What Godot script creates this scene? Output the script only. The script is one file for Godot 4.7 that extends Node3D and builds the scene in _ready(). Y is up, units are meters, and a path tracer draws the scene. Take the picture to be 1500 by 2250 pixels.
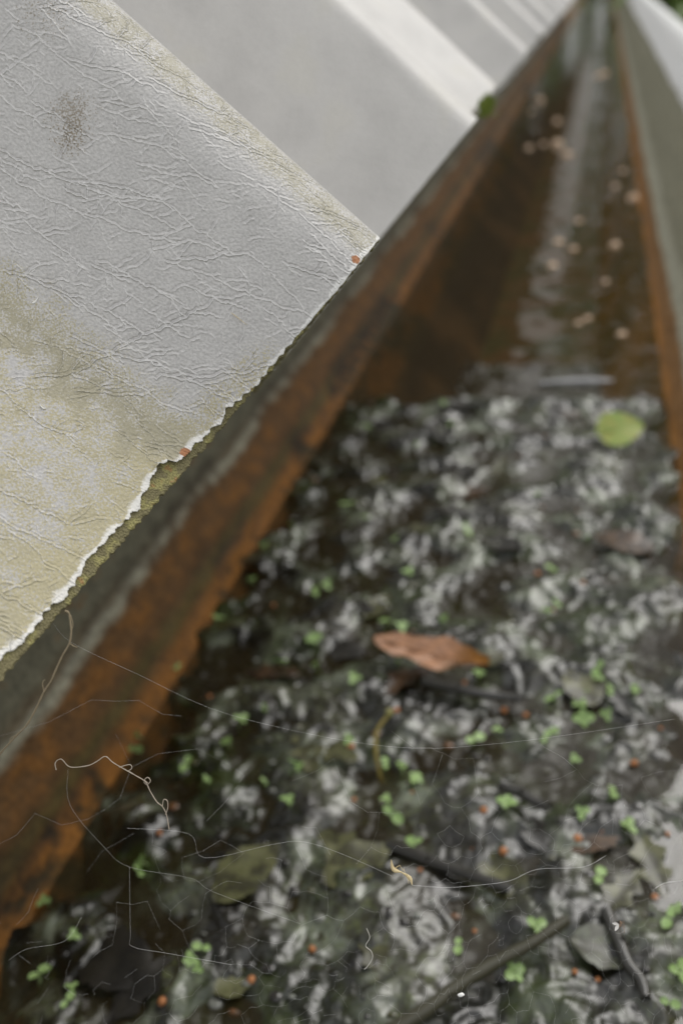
extends Node3D
# A box gutter full of wet leaf litter between a coated, ribbed roof sheet and a flashing.
# The gutter runs along -z. "L" below is the distance along it, "n" the height off the roof plane, "v" the way up the slope.

const EYE := Vector3(0, 2.9, 0)
const FOCAL := 1949.0                     # of the photograph, in its own pixels
const PITCH := deg_to_rad(44.0)           # of the roof
const WATER := 0.26                       # standing water below the eye
const DEEP := 0.34                        # gutter floor below the eye
const SHORE_A := -0.177                   # where the water meets the two sides
const SHORE_B := 0.050

var N := Vector3(sin(PITCH), cos(PITCH), 0)
var D := Vector3(cos(PITCH), -sin(PITCH), 0)
var VIEW: Basis
var rng := RandomNumberGenerator.new()
var noise_a := FastNoiseLite.new()
var noise_b := FastNoiseLite.new()
var noise_c := FastNoiseLite.new()
var counts := {}
var mats := {}


func _ready() -> void:
	rng.seed = 7
	setup_camera_and_light()
	setup_noise()
	build_setting()
	build_gutter()
	build_roof()
	build_flashing()
	build_litter()
	build_small_things()
	build_web()


# ---------------------------------------------------------------- camera and light

func setup_camera_and_light() -> void:
	VIEW = Basis(Vector3(0.96379, -0.10312, -0.24591), Vector3(-0.03858, 0.85856, -0.51125), Vector3(0.26385, 0.50223, 0.82350)).orthonormalized()
	var cam := Camera3D.new()
	cam.name = "camera"
	add_child(cam)
	cam.transform = Transform3D(VIEW, EYE)
	var lens := CameraAttributesPhysical.new()
	lens.frustum_focal_length = 12.0 * FOCAL / 1125.0
	lens.frustum_focus_distance = 0.1685
	lens.frustum_near = 0.02
	lens.frustum_far = 400.0
	lens.exposure_aperture = lens.frustum_focal_length / 2.8
	cam.attributes = lens
	cam.fov = rad_to_deg(2.0 * atan(1125.0 / FOCAL))
	cam.near = 0.02
	cam.far = 400.0
	cam.current = true

	var env := Environment.new()
	env.background_mode = Environment.BG_SKY
	var sky := Sky.new()
	var air := ProceduralSkyMaterial.new()
	air.sky_top_color = Color(0.945, 0.953, 0.965)
	air.sky_horizon_color = Color(0.845, 0.845, 0.845)
	air.sky_curve = 0.2
	air.ground_bottom_color = Color(0.16, 0.17, 0.12)
	air.ground_horizon_color = Color(0.5, 0.52, 0.48)
	air.sun_angle_max = 25.0
	sky.sky_material = air
	env.sky = sky
	env.tonemap_mode = Environment.TONE_MAPPER_LINEAR
	env.background_energy_multiplier = 0.72
	env.tonemap_exposure = 1.45
	env.sdfgi_enabled = true
	env.ssao_enabled = true
	env.ssil_enabled = true
	var we := WorldEnvironment.new()
	we.name = "world_environment"
	we.environment = env
	add_child(we)

	var sun := DirectionalLight3D.new()
	sun.name = "sun"
	sun.light_energy = 0.5
	sun.light_angular_distance = 38.0
	sun.light_color = Color(1.0, 0.99, 0.975)
	sun.shadow_enabled = true
	add_child(sun)
	sun.look_at_from_position(Vector3.ZERO, -Vector3(0.55, 1.0, -0.8), Vector3.UP)


func setup_noise() -> void:
	noise_a.seed = 11
	noise_a.frequency = 1.0
	noise_a.noise_type = FastNoiseLite.TYPE_SIMPLEX_SMOOTH
	noise_a.fractal_octaves = 4
	noise_b.seed = 23
	noise_b.frequency = 1.0
	noise_b.noise_type = FastNoiseLite.TYPE_SIMPLEX_SMOOTH
	noise_b.fractal_type = FastNoiseLite.FRACTAL_NONE
	noise_c.seed = 37
	noise_c.frequency = 1.0
	noise_c.noise_type = FastNoiseLite.TYPE_CELLULAR
	noise_c.fractal_type = FastNoiseLite.FRACTAL_NONE
	noise_c.cellular_return_type = FastNoiseLite.RETURN_CELL_VALUE


# ---------------------------------------------------------------- helpers

func ray(px: float, py: float) -> Vector3:      # a pixel of the photograph as a direction, depth 1
	return VIEW * Vector3((px - 750.0) / FOCAL, (1125.0 - py) / FOCAL, -1.0)

func on_slope(L: float, n: float, v: float) -> Vector3:
	return EYE + N * n - D * v + Vector3(0, 0, -L)

func numbered(called: String) -> String:
	var k: int = counts.get(called, 0)
	counts[called] = k + 1
	return called if k == 0 else "%s_%03d" % [called, k]

func tag(o: Node3D, label: String, category: String, group := "", kind := "") -> Node3D:
	o.set_meta("label", label)
	o.set_meta("category", category)
	if group:
		o.set_meta("group", group)
	if kind:
		o.set_meta("kind", kind)
	return o

func base(called: String, where := Vector3.ZERO) -> Node3D:
	var o := Node3D.new()
	o.name = numbered(called)
	add_child(o)
	o.position = where
	return o

func put(called: String, mesh: Mesh, m: Material, parent: Node = null) -> MeshInstance3D:
	var o := MeshInstance3D.new()
	o.name = called if parent else numbered(called)
	o.mesh = mesh
	o.material_override = m
	if parent:
		parent.add_child(o, true)
	else:
		add_child(o)
	return o

func lin(r: float, g: float, b: float) -> Color:
	return Color(r, g, b).linear_to_srgb()

func mat(key: String, c: Color, rough: float, coat := 0.0, coat_rough := 0.1) -> StandardMaterial3D:
	if mats.has(key):
		return mats[key]
	var m := StandardMaterial3D.new()
	m.resource_name = key
	m.albedo_color = c
	m.roughness = rough
	if coat > 0.0:
		m.clearcoat_enabled = true
		m.clearcoat = coat
		m.clearcoat_roughness = coat_rough
	mats[key] = m
	return m

func grid(nu: int, nv: int, pos: PackedVector3Array, hint: Vector3, uv := PackedVector2Array(), col := PackedColorArray()) -> ArrayMesh:
	var idx := PackedInt32Array()
	idx.resize((nu - 1) * (nv - 1) * 6)
	var nor := PackedVector3Array()
	nor.resize(nu * nv)
	var total := Vector3.ZERO
	for j in nv - 1:
		for i in nu - 1:
			var a := j * nu + i
			var n := (pos[a + nu + 1] - pos[a]).cross(pos[a + nu] - pos[a + 1])
			total += n
			nor[a] += n
			nor[a + 1] += n
			nor[a + nu] += n
			nor[a + nu + 1] += n
	var keep := total.dot(hint) > 0.0
	var k := 0
	for j in nv - 1:
		for i in nu - 1:
			var a := j * nu + i
			var q := [a, a + nu + 1, a + 1, a, a + nu, a + nu + 1] if not keep else [a, a + 1, a + nu + 1, a, a + nu + 1, a + nu]
			for x in 6:
				idx[k + x] = q[x]
			k += 6
	for i in nor.size():
		nor[i] = nor[i].normalized() * (1.0 if keep else -1.0)
	# clockwise seen from the side of the normal
	var p0 := pos[idx[0]]
	if (pos[idx[1]] - p0).cross(pos[idx[2]] - p0).dot(nor[idx[0]]) > 0.0:
		for t in range(0, idx.size(), 3):
			var s := idx[t + 1]
			idx[t + 1] = idx[t + 2]
			idx[t + 2] = s
	var arr := []
	arr.resize(Mesh.ARRAY_MAX)
	arr[Mesh.ARRAY_VERTEX] = pos
	arr[Mesh.ARRAY_NORMAL] = nor
	arr[Mesh.ARRAY_INDEX] = idx
	if uv.size():
		arr[Mesh.ARRAY_TEX_UV] = uv
	if col.size():
		arr[Mesh.ARRAY_COLOR] = col
	var m := ArrayMesh.new()
	m.add_surface_from_arrays(Mesh.PRIMITIVE_TRIANGLES, arr)
	return m

class Tubes:      # many tapered tubes gathered in one mesh
	var pos := PackedVector3Array()
	var nor := PackedVector3Array()
	var idx := PackedInt32Array()
	func add(path: PackedVector3Array, radii: PackedFloat32Array, sides := 6) -> void:
		var start := pos.size()
		var n := path.size()
		var ref := Vector3(0.3, 0.9, 0.2)
		for i in n:
			var t := (path[mini(i + 1, n - 1)] - path[maxi(i - 1, 0)]).normalized()
			if absf(t.dot(ref)) > 0.95:
				ref = Vector3(0.9, 0.1, 0.3)
			var a := t.cross(ref).normalized()
			var b := t.cross(a)
			for k in sides:
				var w := TAU * k / sides
				var d := a * cos(w) + b * sin(w)
				pos.append(path[i] + d * radii[mini(i, radii.size() - 1)])
				nor.append(d)
		for i in n - 1:
			for k in sides:
				var p := start + i * sides + k
				var q := start + i * sides + (k + 1) % sides
				idx.append_array([p, p + sides, q, q, p + sides, q + sides])
		for e in [0, n - 1]:
			for k in range(1, sides - 1):
				var o: int = start + e * sides
				idx.append_array([o, o + k, o + k + 1])
	func mesh() -> ArrayMesh:
		var arr := []
		arr.resize(Mesh.ARRAY_MAX)
		arr[Mesh.ARRAY_VERTEX] = pos
		arr[Mesh.ARRAY_NORMAL] = nor
		arr[Mesh.ARRAY_INDEX] = idx
		var m := ArrayMesh.new()
		m.add_surface_from_arrays(Mesh.PRIMITIVE_TRIANGLES, arr)
		return m

func smooth_path(pts: Array, per := 6) -> PackedVector3Array:
	var out := PackedVector3Array()
	for i in pts.size() - 1:
		var a: Vector3 = pts[maxi(i - 1, 0)]
		var b: Vector3 = pts[i]
		var c: Vector3 = pts[i + 1]
		var d: Vector3 = pts[mini(i + 2, pts.size() - 1)]
		for k in per:
			out.append(b.cubic_interpolate(c, a, d, float(k) / per))
	out.append(pts[-1])
	return out

func noise_bytes(w: int, h: int, freq: float, type: int, s: int, octaves := 1, seamless := false) -> PackedByteArray:
	var f := FastNoiseLite.new()
	f.seed = s
	f.frequency = freq
	f.noise_type = type
	f.fractal_type = FastNoiseLite.FRACTAL_FBM if octaves > 1 else FastNoiseLite.FRACTAL_NONE
	f.fractal_octaves = octaves
	var im := f.get_seamless_image(w, h) if seamless else f.get_image(w, h)
	im.convert(Image.FORMAT_L8)
	return im.get_data()

func to_texture(w: int, h: int, bytes: PackedByteArray, format := Image.FORMAT_RGB8) -> ImageTexture:
	return ImageTexture.create_from_image(Image.create_from_data(w, h, false, format, bytes))

func srgb8(x: float) -> int:
	x = clampf(x, 0.0, 1.0)
	return int(255.0 * (12.92 * x if x <= 0.0031308 else 1.055 * pow(x, 1.0 / 2.4) - 0.055) + 0.5)

func chaikin(p: PackedVector2Array, times: int) -> PackedVector2Array:
	for t in times:
		var q := PackedVector2Array([p[0]])
		for i in p.size() - 1:
			q.append(p[i].lerp(p[i + 1], 0.25))
			q.append(p[i].lerp(p[i + 1], 0.75))
		q.append(p[p.size() - 1])
		p = q
	return p

func resample(p: PackedVector2Array, step: float) -> PackedVector2Array:
	var c := Curve2D.new()
	c.bake_interval = step * 0.5
	for q in p:
		c.add_point(q * 100.0)
	var total := c.get_baked_length()
	var n := int(ceil(total / 100.0 / step))
	var out := PackedVector2Array()
	for i in n + 1:
		out.append(c.sample_baked(total * i / n) / 100.0)
	return out


# ---------------------------------------------------------------- setting

func build_setting() -> void:
	var g := PlaneMesh.new()
	g.size = Vector2(300, 300)
	var gm := StandardMaterial3D.new()
	gm.roughness = 0.95
	var gn := NoiseTexture2D.new()
	gn.width = 512
	gn.height = 512
	gn.seamless = true
	var fn := FastNoiseLite.new()
	fn.seed = 3
	fn.frequency = 0.03
	gn.noise = fn
	var ramp := Gradient.new()
	ramp.set_color(0, lin(0.03, 0.05, 0.015))
	ramp.set_color(1, lin(0.07, 0.12, 0.03))
	gn.color_ramp = ramp
	gm.albedo_texture = gn
	gm.uv1_scale = Vector3(80, 80, 80)
	var ground := put("ground", g, gm)
	ground.set_meta("kind", "structure")
	ground.set_meta("label", "green grass ground below the roof")
	ground.set_meta("category", "ground")

	# the wall that carries the gutter
	var w := BoxMesh.new()
	w.size = Vector3(0.09, EYE.y - DEEP - 0.02, 14.0)
	var wall := put("wall", w, mat("render", lin(0.32, 0.3, 0.27), 0.95))
	wall.position = Vector3(-0.06, w.size.y * 0.5, -6.0)
	tag(wall, "rendered wall running under the gutter", "wall", "", "structure")

	var spots := [[1.3, 5.0, 3.0, 1.3], [3.0, 7.5, 3.4, 1.6], [0.9, 15.0, 3.0, 1.5]]
	var words := ["leafy green bush behind the white flashing", "taller leafy green bush beside the first one", "leafy green bush beyond the end of the gutter"]
	for i in 3:
		var sp: Array = spots[i]
		bush(Vector3(sp[0], 0, -sp[1]), sp[2], sp[3], words[i], 50 + i, 0.07, "leafy_bush", "bush", "bushes behind the roof")
	var far := [[-2.2, 15.5, 10.0, 3.4], [1.6, 16.0, 11.0, 3.6], [6.0, 17.0, 9.5, 3.4], [-7.0, 17.5, 10.0, 3.6]]
	var tells := ["tall leafy tree straight beyond the gutter end", "tallest leafy tree beyond the white flashing", "broad leafy tree standing apart behind the bushes", "leafy tree standing behind the ridge of the ribbed roof"]
	for i in 4:
		var sp: Array = far[i]
		bush(Vector3(sp[0], 0, -sp[1]), sp[2], sp[3], tells[i], 60 + i, 0.17, "leafy_tree", "tree", "trees beyond the roof")

func bush(where: Vector3, high: float, wide: float, label: String, s: int, leaf: float, called: String, category: String, group: String) -> void:
	var r := RandomNumberGenerator.new()
	r.seed = s
	var o := base(called, where)
	tag(o, label, category, group)
	var wood := Tubes.new()
	var tips := []
	for k in 7:
		var a := TAU * k / 7.0 + r.randf() * 0.5
		var top := Vector3(cos(a) * wide * 0.55, high * r.randf_range(0.65, 0.95), sin(a) * wide * 0.55)
		var path := smooth_path([Vector3(cos(a) * 0.05, 0, sin(a) * 0.05), top * Vector3(0.35, 0.35, 0.35), top])
		wood.add(path, PackedFloat32Array([0.05, 0.045, 0.042, 0.04, 0.036, 0.033, 0.03, 0.028, 0.022, 0.018, 0.014, 0.01, 0.006]))
		tips.append(path)
	put("trunk", wood.mesh(), mat("bark", lin(0.06, 0.045, 0.03), 0.9), o)
	var pos := PackedVector3Array()
	var nor := PackedVector3Array()
	var col := PackedColorArray()
	var idx := PackedInt32Array()
	for k in 9000:
		var path: PackedVector3Array = tips[r.randi() % tips.size()]
		var c: Vector3 = path[r.randi_range(2, path.size() - 1)]
		c += Vector3(r.randfn(), r.randfn() * 0.9, r.randfn()) * 0.24 * wide
		if c.y < 0.1 or c.y > high:
			continue
		var n := Vector3(r.randfn(), r.randfn() + 1.0, r.randfn()).normalized()
		var t := n.cross(Vector3(r.randfn(), r.randfn(), r.randfn())).normalized()
		var b := n.cross(t)
		var l := r.randf_range(0.7, 1.3) * leaf
		var q := pos.size()
		for v in [t * l, b * l * 0.45, -t * l, -b * l * 0.45]:
			pos.append(c + v)
			nor.append(n)
			var g := r.randf_range(0.7, 1.3)
			col.append(Color(0.15 * g, 0.21 * g, 0.055))
		idx.append_array([q, q + 2, q + 1, q, q + 3, q + 2])
	var arr := []
	arr.resize(Mesh.ARRAY_MAX)
	arr[Mesh.ARRAY_VERTEX] = pos
	arr[Mesh.ARRAY_NORMAL] = nor
	arr[Mesh.ARRAY_COLOR] = col
	arr[Mesh.ARRAY_INDEX] = idx
	var m := ArrayMesh.new()
	m.add_surface_from_arrays(Mesh.PRIMITIVE_TRIANGLES, arr)
	var lm := mat("bush_leaf", Color.WHITE, 0.5)
	lm.vertex_color_use_as_albedo = true
	lm.backlight_enabled = true
	lm.backlight = Color(0.4, 0.5, 0.2)
	put("crown", m, lm, o)


# ---------------------------------------------------------------- gutter

func long_steps(from: float, to: float) -> PackedFloat32Array:
	var out := PackedFloat32Array()
	var L := from
	while L < to:
		out.append(L)
		L += 0.012 if L < 1.3 else 0.012 + (L - 1.3) * 0.06
	out.append(to)
	return out

func extrude(profile: PackedVector2Array, steps: PackedFloat32Array, hint: Vector3, tile: Vector2, wobble := 0.0006) -> ArrayMesh:
	var pos := PackedVector3Array()
	var uv := PackedVector2Array()
	for L in steps:
		var t := 0.0
		for i in profile.size():
			if i:
				t += profile[i].distance_to(profile[i - 1])
			var w := wobble * (noise_a.get_noise_3d(profile[i].x * 14.0, profile[i].y * 14.0, L * 5.0) + 0.5 * noise_b.get_noise_2d(L * 40.0, t * 60.0))
			pos.append(EYE + Vector3(profile[i].x, profile[i].y, -L) + hint * w)
			uv.append(Vector2(L / tile.x, t / tile.y))
	return grid(profile.size(), steps.size(), pos, hint, uv)

func stripe(t: float, a: float, b: float, soft: float) -> float:
	return smoothstep(a - soft, a + soft, t) * (1.0 - smoothstep(b - soft, b + soft, t))

func build_gutter() -> void:
	var g := base("box_gutter", EYE + Vector3(0, -DEEP, 0))
	tag(g, "rusty galvanised gutter holding dark water and sludge", "gutter")
	var steps := long_steps(-0.5, 13.0)
	# the side under the roof edge: slope, pale bend, steeper lip
	var a := deg_to_rad(50.0)
	var foot := Vector2(SHORE_A, -WATER) - Vector2(-cos(a), sin(a)) * ((DEEP - WATER) / sin(a))
	var bend := Vector2(SHORE_A, -WATER) + Vector2(-cos(a), sin(a)) * 0.041
	var pts := resample(chaikin(PackedVector2Array([foot, bend, bend + Vector2(-0.028, 0.076)]), 2), 0.004)
	var o := put("side_wall", extrude(pts, steps, Vector3(0.6, 0.7, 0).normalized(), Vector2(0.9, 0.226), 0.001), wall_material(true), g)
	o.position = -g.position
	o.set_meta("label", "sloping gutter side with brown rust bands and a pale bend")
	# the side opposite
	var b := deg_to_rad(60.0)
	var up := Vector2(cos(b), sin(b))
	var toe := Vector2(SHORE_B, -WATER) - up * ((DEEP - WATER) / sin(b))
	var right := resample(PackedVector2Array([toe, Vector2(SHORE_B, -WATER) + up * 0.107]), 0.004)
	o = put("side_wall", extrude(right, steps, Vector3(-0.8, 0.5, 0).normalized(), Vector2(0.9, 0.2), 0.0012), wall_material(false), g)
	o.position = -g.position
	o.set_meta("label", "steep gutter side with a rust band and bare grey metal")
	var flat := resample(PackedVector2Array([foot, toe]), 0.01)
	o = put("gutter_floor", extrude(flat, long_steps(-0.5, 13.0), Vector3.UP, Vector2(0.5, 0.25), 0.001), floor_material(), g)
	o.position = -g.position

	# standing water all along
	var pos := PackedVector3Array()
	var uv := PackedVector2Array()
	for L in steps:
		for i in 10:
			var x := lerpf(SHORE_A - 0.0015, SHORE_B + 0.0015, i / 9.0)
			pos.append(EYE + Vector3(x, -WATER, -L))
			uv.append(Vector2(x, L) / 0.5)
	var wm := StandardMaterial3D.new()
	wm.resource_name = "murky_water"
	wm.albedo_color = Color(lin(0.036, 0.026, 0.010), 0.45)
	wm.transparency = BaseMaterial3D.TRANSPARENCY_ALPHA
	wm.roughness = 0.03
	wm.heightmap_enabled = true
	wm.heightmap_scale = 0.05
	wm.heightmap_texture = to_texture(512, 512, noise_bytes(512, 512, 0.02, FastNoiseLite.TYPE_SIMPLEX_SMOOTH, 31, 2, true), Image.FORMAT_L8)
	var wo := put("water", grid(10, steps.size(), pos, Vector3.UP, uv), wm)
	tag(wo, "murky brown water standing along the gutter", "water", "", "structure")

func wall_material(wide: bool) -> StandardMaterial3D:
	var w := 1024
	var h := 320
	var n1 := noise_bytes(w, h, 0.006, FastNoiseLite.TYPE_SIMPLEX_SMOOTH, 5 if wide else 6, 4, true)
	var n2 := noise_bytes(w, h, 0.05, FastNoiseLite.TYPE_SIMPLEX_SMOOTH, 15, 3, true)
	var n3 := noise_bytes(w, h, 0.18, FastNoiseLite.TYPE_SIMPLEX, 25, 2, true)
	var bytes := PackedByteArray()
	bytes.resize(w * h * 3)
	var bare := Vector3(0.165, 0.158, 0.11)
	var pale := Vector3(0.34, 0.33, 0.25)
	var rust := Vector3(0.14, 0.072, 0.025)
	var orange := Vector3(0.215, 0.088, 0.014)
	var olive := Vector3(0.085, 0.068, 0.018)
	var dark := Vector3(0.024, 0.013, 0.005)
	for y in h:
		for x in w:
			var k := y * w + x
			var f1 := n1[k] / 255.0 - 0.5
			var f2 := n2[k] / 255.0 - 0.5
			var f3 := n3[k] / 255.0 - 0.5
			var t := float(y) / h + f1 * 0.035 + f2 * 0.016
			var c: Vector3
			if wide:
				c = dark.lerp(olive, stripe(t, 0.3, 0.47, 0.06) * 0.5).lerp(rust, clampf(0.08 + f1 * 2.2, 0.0, 0.8))
				c = c.lerp(orange, stripe(t, 0.33, 0.51, 0.03) * clampf(0.55 + f2 * 2.2 + f1 * 2.2, 0.0, 0.9))
				c = c.lerp(olive, stripe(t, 0.52, 0.545, 0.02) * clampf(0.8 + f1 * 2.0, 0.0, 1.0))
				c = c.lerp(rust, stripe(t, 0.55, 0.645, 0.03))
				c = c.lerp(orange, stripe(t, 0.56, 0.63, 0.03) * clampf(f2 * 2.5 + f1, 0.0, 0.5))
				c = c.lerp(pale, stripe(t, 0.638, 0.662, 0.014) * clampf(0.85 + f1 * 2.0 + f2 * 1.2, 0.25, 1.0))
				c = c.lerp(bare, smoothstep(0.645, 0.70, t))
				c = c.lerp(rust, smoothstep(0.7, 0.72, t) * smoothstep(0.22, 0.3, f2 + f3 * 0.4) * 0.8)
			else:
				c = (rust * 1.5).lerp(orange * 2.2, clampf(0.5 + f1 * 2.0, 0.0, 1.0) * (1.0 - smoothstep(0.46, 0.52, t)))
				c = c.lerp(pale, smoothstep(0.555, 0.585, t))
				c = c.lerp(bare * 1.35, smoothstep(0.63, 0.67, t))
				c = c.lerp(rust, smoothstep(0.25, 0.33, f2) * 0.5)
			c *= 1.0 + f2 * 0.5 + f3 * 0.6
			bytes[k * 3] = srgb8(c.x)
			bytes[k * 3 + 1] = srgb8(c.y)
			bytes[k * 3 + 2] = srgb8(c.z)
	var m := StandardMaterial3D.new()
	m.resource_name = "rust_wide" if wide else "rust_steep"
	m.albedo_texture = to_texture(w, h, bytes)
	m.roughness = 0.6
	m.metallic_specular = 0.3
	m.heightmap_enabled = true
	m.heightmap_scale = 0.06
	m.heightmap_texture = to_texture(w, h, n2, Image.FORMAT_L8)
	return m

func floor_material() -> StandardMaterial3D:
	if mats.has("floor"):
		return mats["floor"]
	var w := 768
	var h := 384
	var n1 := noise_bytes(w, h, 0.008, FastNoiseLite.TYPE_SIMPLEX_SMOOTH, 8, 4, true)
	var n2 := noise_bytes(w, h, 0.04, FastNoiseLite.TYPE_SIMPLEX_SMOOTH, 18, 3, true)
	var bytes := PackedByteArray()
	bytes.resize(w * h * 3)
	var brown := Vector3(0.20, 0.105, 0.03)
	var green := Vector3(0.09, 0.085, 0.022)
	var rust := Vector3(0.15, 0.06, 0.02)
	for k in w * h:
		var f1 := n1[k] / 255.0 - 0.5
		var f2 := n2[k] / 255.0 - 0.5
		var c := brown.lerp(green, clampf(0.45 + f1 * 3.0, 0.0, 1.0))
		c = c.lerp(rust, smoothstep(0.12, 0.25, f2 - f1 * 0.5) * 0.7)
		c *= 1.0 + f2 * 0.8
		bytes[k * 3] = srgb8(c.x)
		bytes[k * 3 + 1] = srgb8(c.y)
		bytes[k * 3 + 2] = srgb8(c.z)
	var m := StandardMaterial3D.new()
	m.resource_name = "wet_floor"
	m.albedo_texture = to_texture(w, h, bytes)
	m.roughness = 0.5
	m.clearcoat_enabled = true
	m.metallic_specular = 0.35
	m.clearcoat = 0.18
	m.clearcoat_roughness = 0.16
	m.heightmap_enabled = true
	m.heightmap_scale = 0.12
	m.heightmap_texture = to_texture(w, h, n2, Image.FORMAT_L8)
	mats["floor"] = m
	return m


# ---------------------------------------------------------------- roof

# One rib, crest at L = 0, from the shallow fold in front to the pan behind.
func rib(at: float) -> PackedVector2Array:
	return PackedVector2Array([Vector2(at - 0.080, -0.1275), Vector2(at - 0.044, -0.1105), Vector2(at - 0.0305, -0.1035), Vector2(at - 0.0225, -0.0935), Vector2(at - 0.0085, -0.0727), Vector2(at - 0.0022, -0.0640), Vector2(at + 0.0058, -0.0606), Vector2(at + 0.0115, -0.0612), Vector2(at + 0.0165, -0.066), Vector2(at + 0.036, -0.108), Vector2(at + 0.048, -0.129)])

func plain_rib(at: float) -> PackedVector2Array:      # the same without the fold
	return PackedVector2Array([Vector2(at - 0.075, -0.1385), Vector2(at - 0.058, -0.1375), Vector2(at - 0.051, -0.1300), Vector2(at - 0.0055, -0.0685), Vector2(at - 0.001, -0.0628), Vector2(at + 0.004, -0.0614), Vector2(at + 0.0115, -0.0614), Vector2(at + 0.0165, -0.066), Vector2(at + 0.046, -0.131), Vector2(at + 0.052, -0.1385)])

var first_edge := []      # [L, v] along the torn edge of the coating

func build_roof() -> void:
	var p := PackedVector2Array([Vector2(-0.55, -0.131), Vector2(0.03, -0.131), Vector2(0.075, -0.1305)])
	p.append_array(rib(0.1705))
	p[p.size() - 1] = Vector2(0.2185, -0.131)
	p.append_array([Vector2(0.232, -0.1385), Vector2(0.268, -0.139)])
	p.append_array(plain_rib(0.3405).slice(1, 7))
	p.append(Vector2(0.3535, -0.0665))
	near_sheet(p)
	# the next sheet tucks under the first and goes on with the same ribs
	var q := PackedVector2Array([Vector2(0.343, -0.0668), Vector2(0.350, -0.0685), Vector2(0.36, -0.0790), Vector2(0.368, -0.0815), Vector2(0.385, -0.078), Vector2(0.425, -0.0672), Vector2(0.436, -0.0625), Vector2(0.4475, -0.0625), Vector2(0.452, -0.066), Vector2(0.474, -0.112), Vector2(0.486, -0.134)])
	var crest := 0.62
	while crest < 1.1:
		q.append_array(plain_rib(crest))
		crest += 0.18
	far_sheet(q, 0.0028, "pale grey ribbed roof sheet tucked under the cracked one")
	for k in 5:
		var from := crest - 0.09
		q = PackedVector2Array([Vector2(from - 0.045, -0.1395)])
		for i in 5:
			q.append_array(plain_rib(crest))
			crest += 0.18
		var words := ["second", "third", "fourth", "fifth", "sixth"]
		far_sheet(q, 0.0015 + 0.001 * (k % 2), "pale grey ribbed roof sheet, %s one beyond the cracked sheet" % words[k])

func slab(p: PackedVector2Array, v0: float, v1: float, high: float, low: float) -> ArrayMesh:
	var path := [[v1, high], [0.3, high], [0.1, high], [0.03, high], [0.01, high], [v0 + 0.003, high], [v0 + 0.0004, high], [v0, high - 0.0001], [v0, low + 0.0001], [v0 + 0.0004, low], [0.02, low], [0.2, low], [v1, low]]
	var pos := PackedVector3Array()
	var uv := PackedVector2Array()
	for row in path:
		var u := 0.0
		for i in p.size():
			if i:
				u += p[i].distance_to(p[i - 1])
			var n := normal_of(p, i)
			var q := p[i] + n * (row[1] as float)
			var ragged := 0.00035 * noise_b.get_noise_1d(u * 900.0) + 0.00025 * noise_b.get_noise_1d(u * 3500.0) if (row[0] as float) <= v0 + 0.0005 else 0.0
			ragged += 0.03 * clampf(0.165 - q.x, 0.0, 0.09) * (1.0 - smoothstep(0.02, 0.1, row[0] as float))
			pos.append(on_slope(q.x, q.y, (row[0] as float) + ragged))
			uv.append(Vector2(u, row[0]) * 20.0)
	return grid(p.size(), path.size(), pos, N, uv)

func underside(o: Node3D, p: PackedVector2Array, v0: float) -> void:
	var pos := PackedVector3Array()
	var rows := [0.0015, 0.01, 0.05, 0.2, 0.6, 1.4]
	for r in rows.size():
		for i in p.size():
			var q := p[i] - normal_of(p, i) * 0.0013
			pos.append(on_slope(q.x, q.y, v0 + rows[r] + (0.004 if r == 0 else 0.0)))
	var c := put("backing_coat", grid(p.size(), rows.size(), pos, -N), mat("backing", lin(0.13, 0.068, 0.028), 0.7), o)
	c.position = -o.position

func normal_of(p: PackedVector2Array, i: int) -> Vector2:
	var t := p[mini(i + 1, p.size() - 1)] - p[maxi(i - 1, 0)]
	return Vector2(-t.y, t.x).normalized()

func far_sheet(ctrl: PackedVector2Array, v0: float, label: String) -> void:
	var p := resample(chaikin(ctrl, 2), 0.002)
	var o := base("roof_sheet", on_slope(p[0].x, p[0].y, v0))
	tag(o, label, "roof sheet", "ribbed roof sheets")
	var c := put("steel_core", slab(p, v0 + 0.0004, 1.4, -0.0003, -0.0009), steel_material(), o)
	c.position = -o.position
	underside(o, p, v0)
	var rows := [0.0, 0.0006, 0.003, 0.006, 0.012, 0.03, 0.08, 0.2, 0.5, 1.4]
	var pos := PackedVector3Array()
	var uv := PackedVector2Array()
	for r in rows.size():
		var u := 0.0
		for i in p.size():
			if i:
				u += p[i].distance_to(p[i - 1])
			var n := normal_of(p, i)
			var q := p[i] - n * (0.00028 if r == 0 else 0.0)
			var v: float = v0 + rows[r] + (0.0012 * noise_b.get_noise_1d(u * 60.0) if r < 3 else 0.0)
			pos.append(on_slope(q.x, q.y, v))
			uv.append(Vector2(u, v) / 0.2)
	c = put("coating", grid(p.size(), rows.size(), pos, N, uv), coat_tile(), o)
	c.position = -o.position

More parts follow.
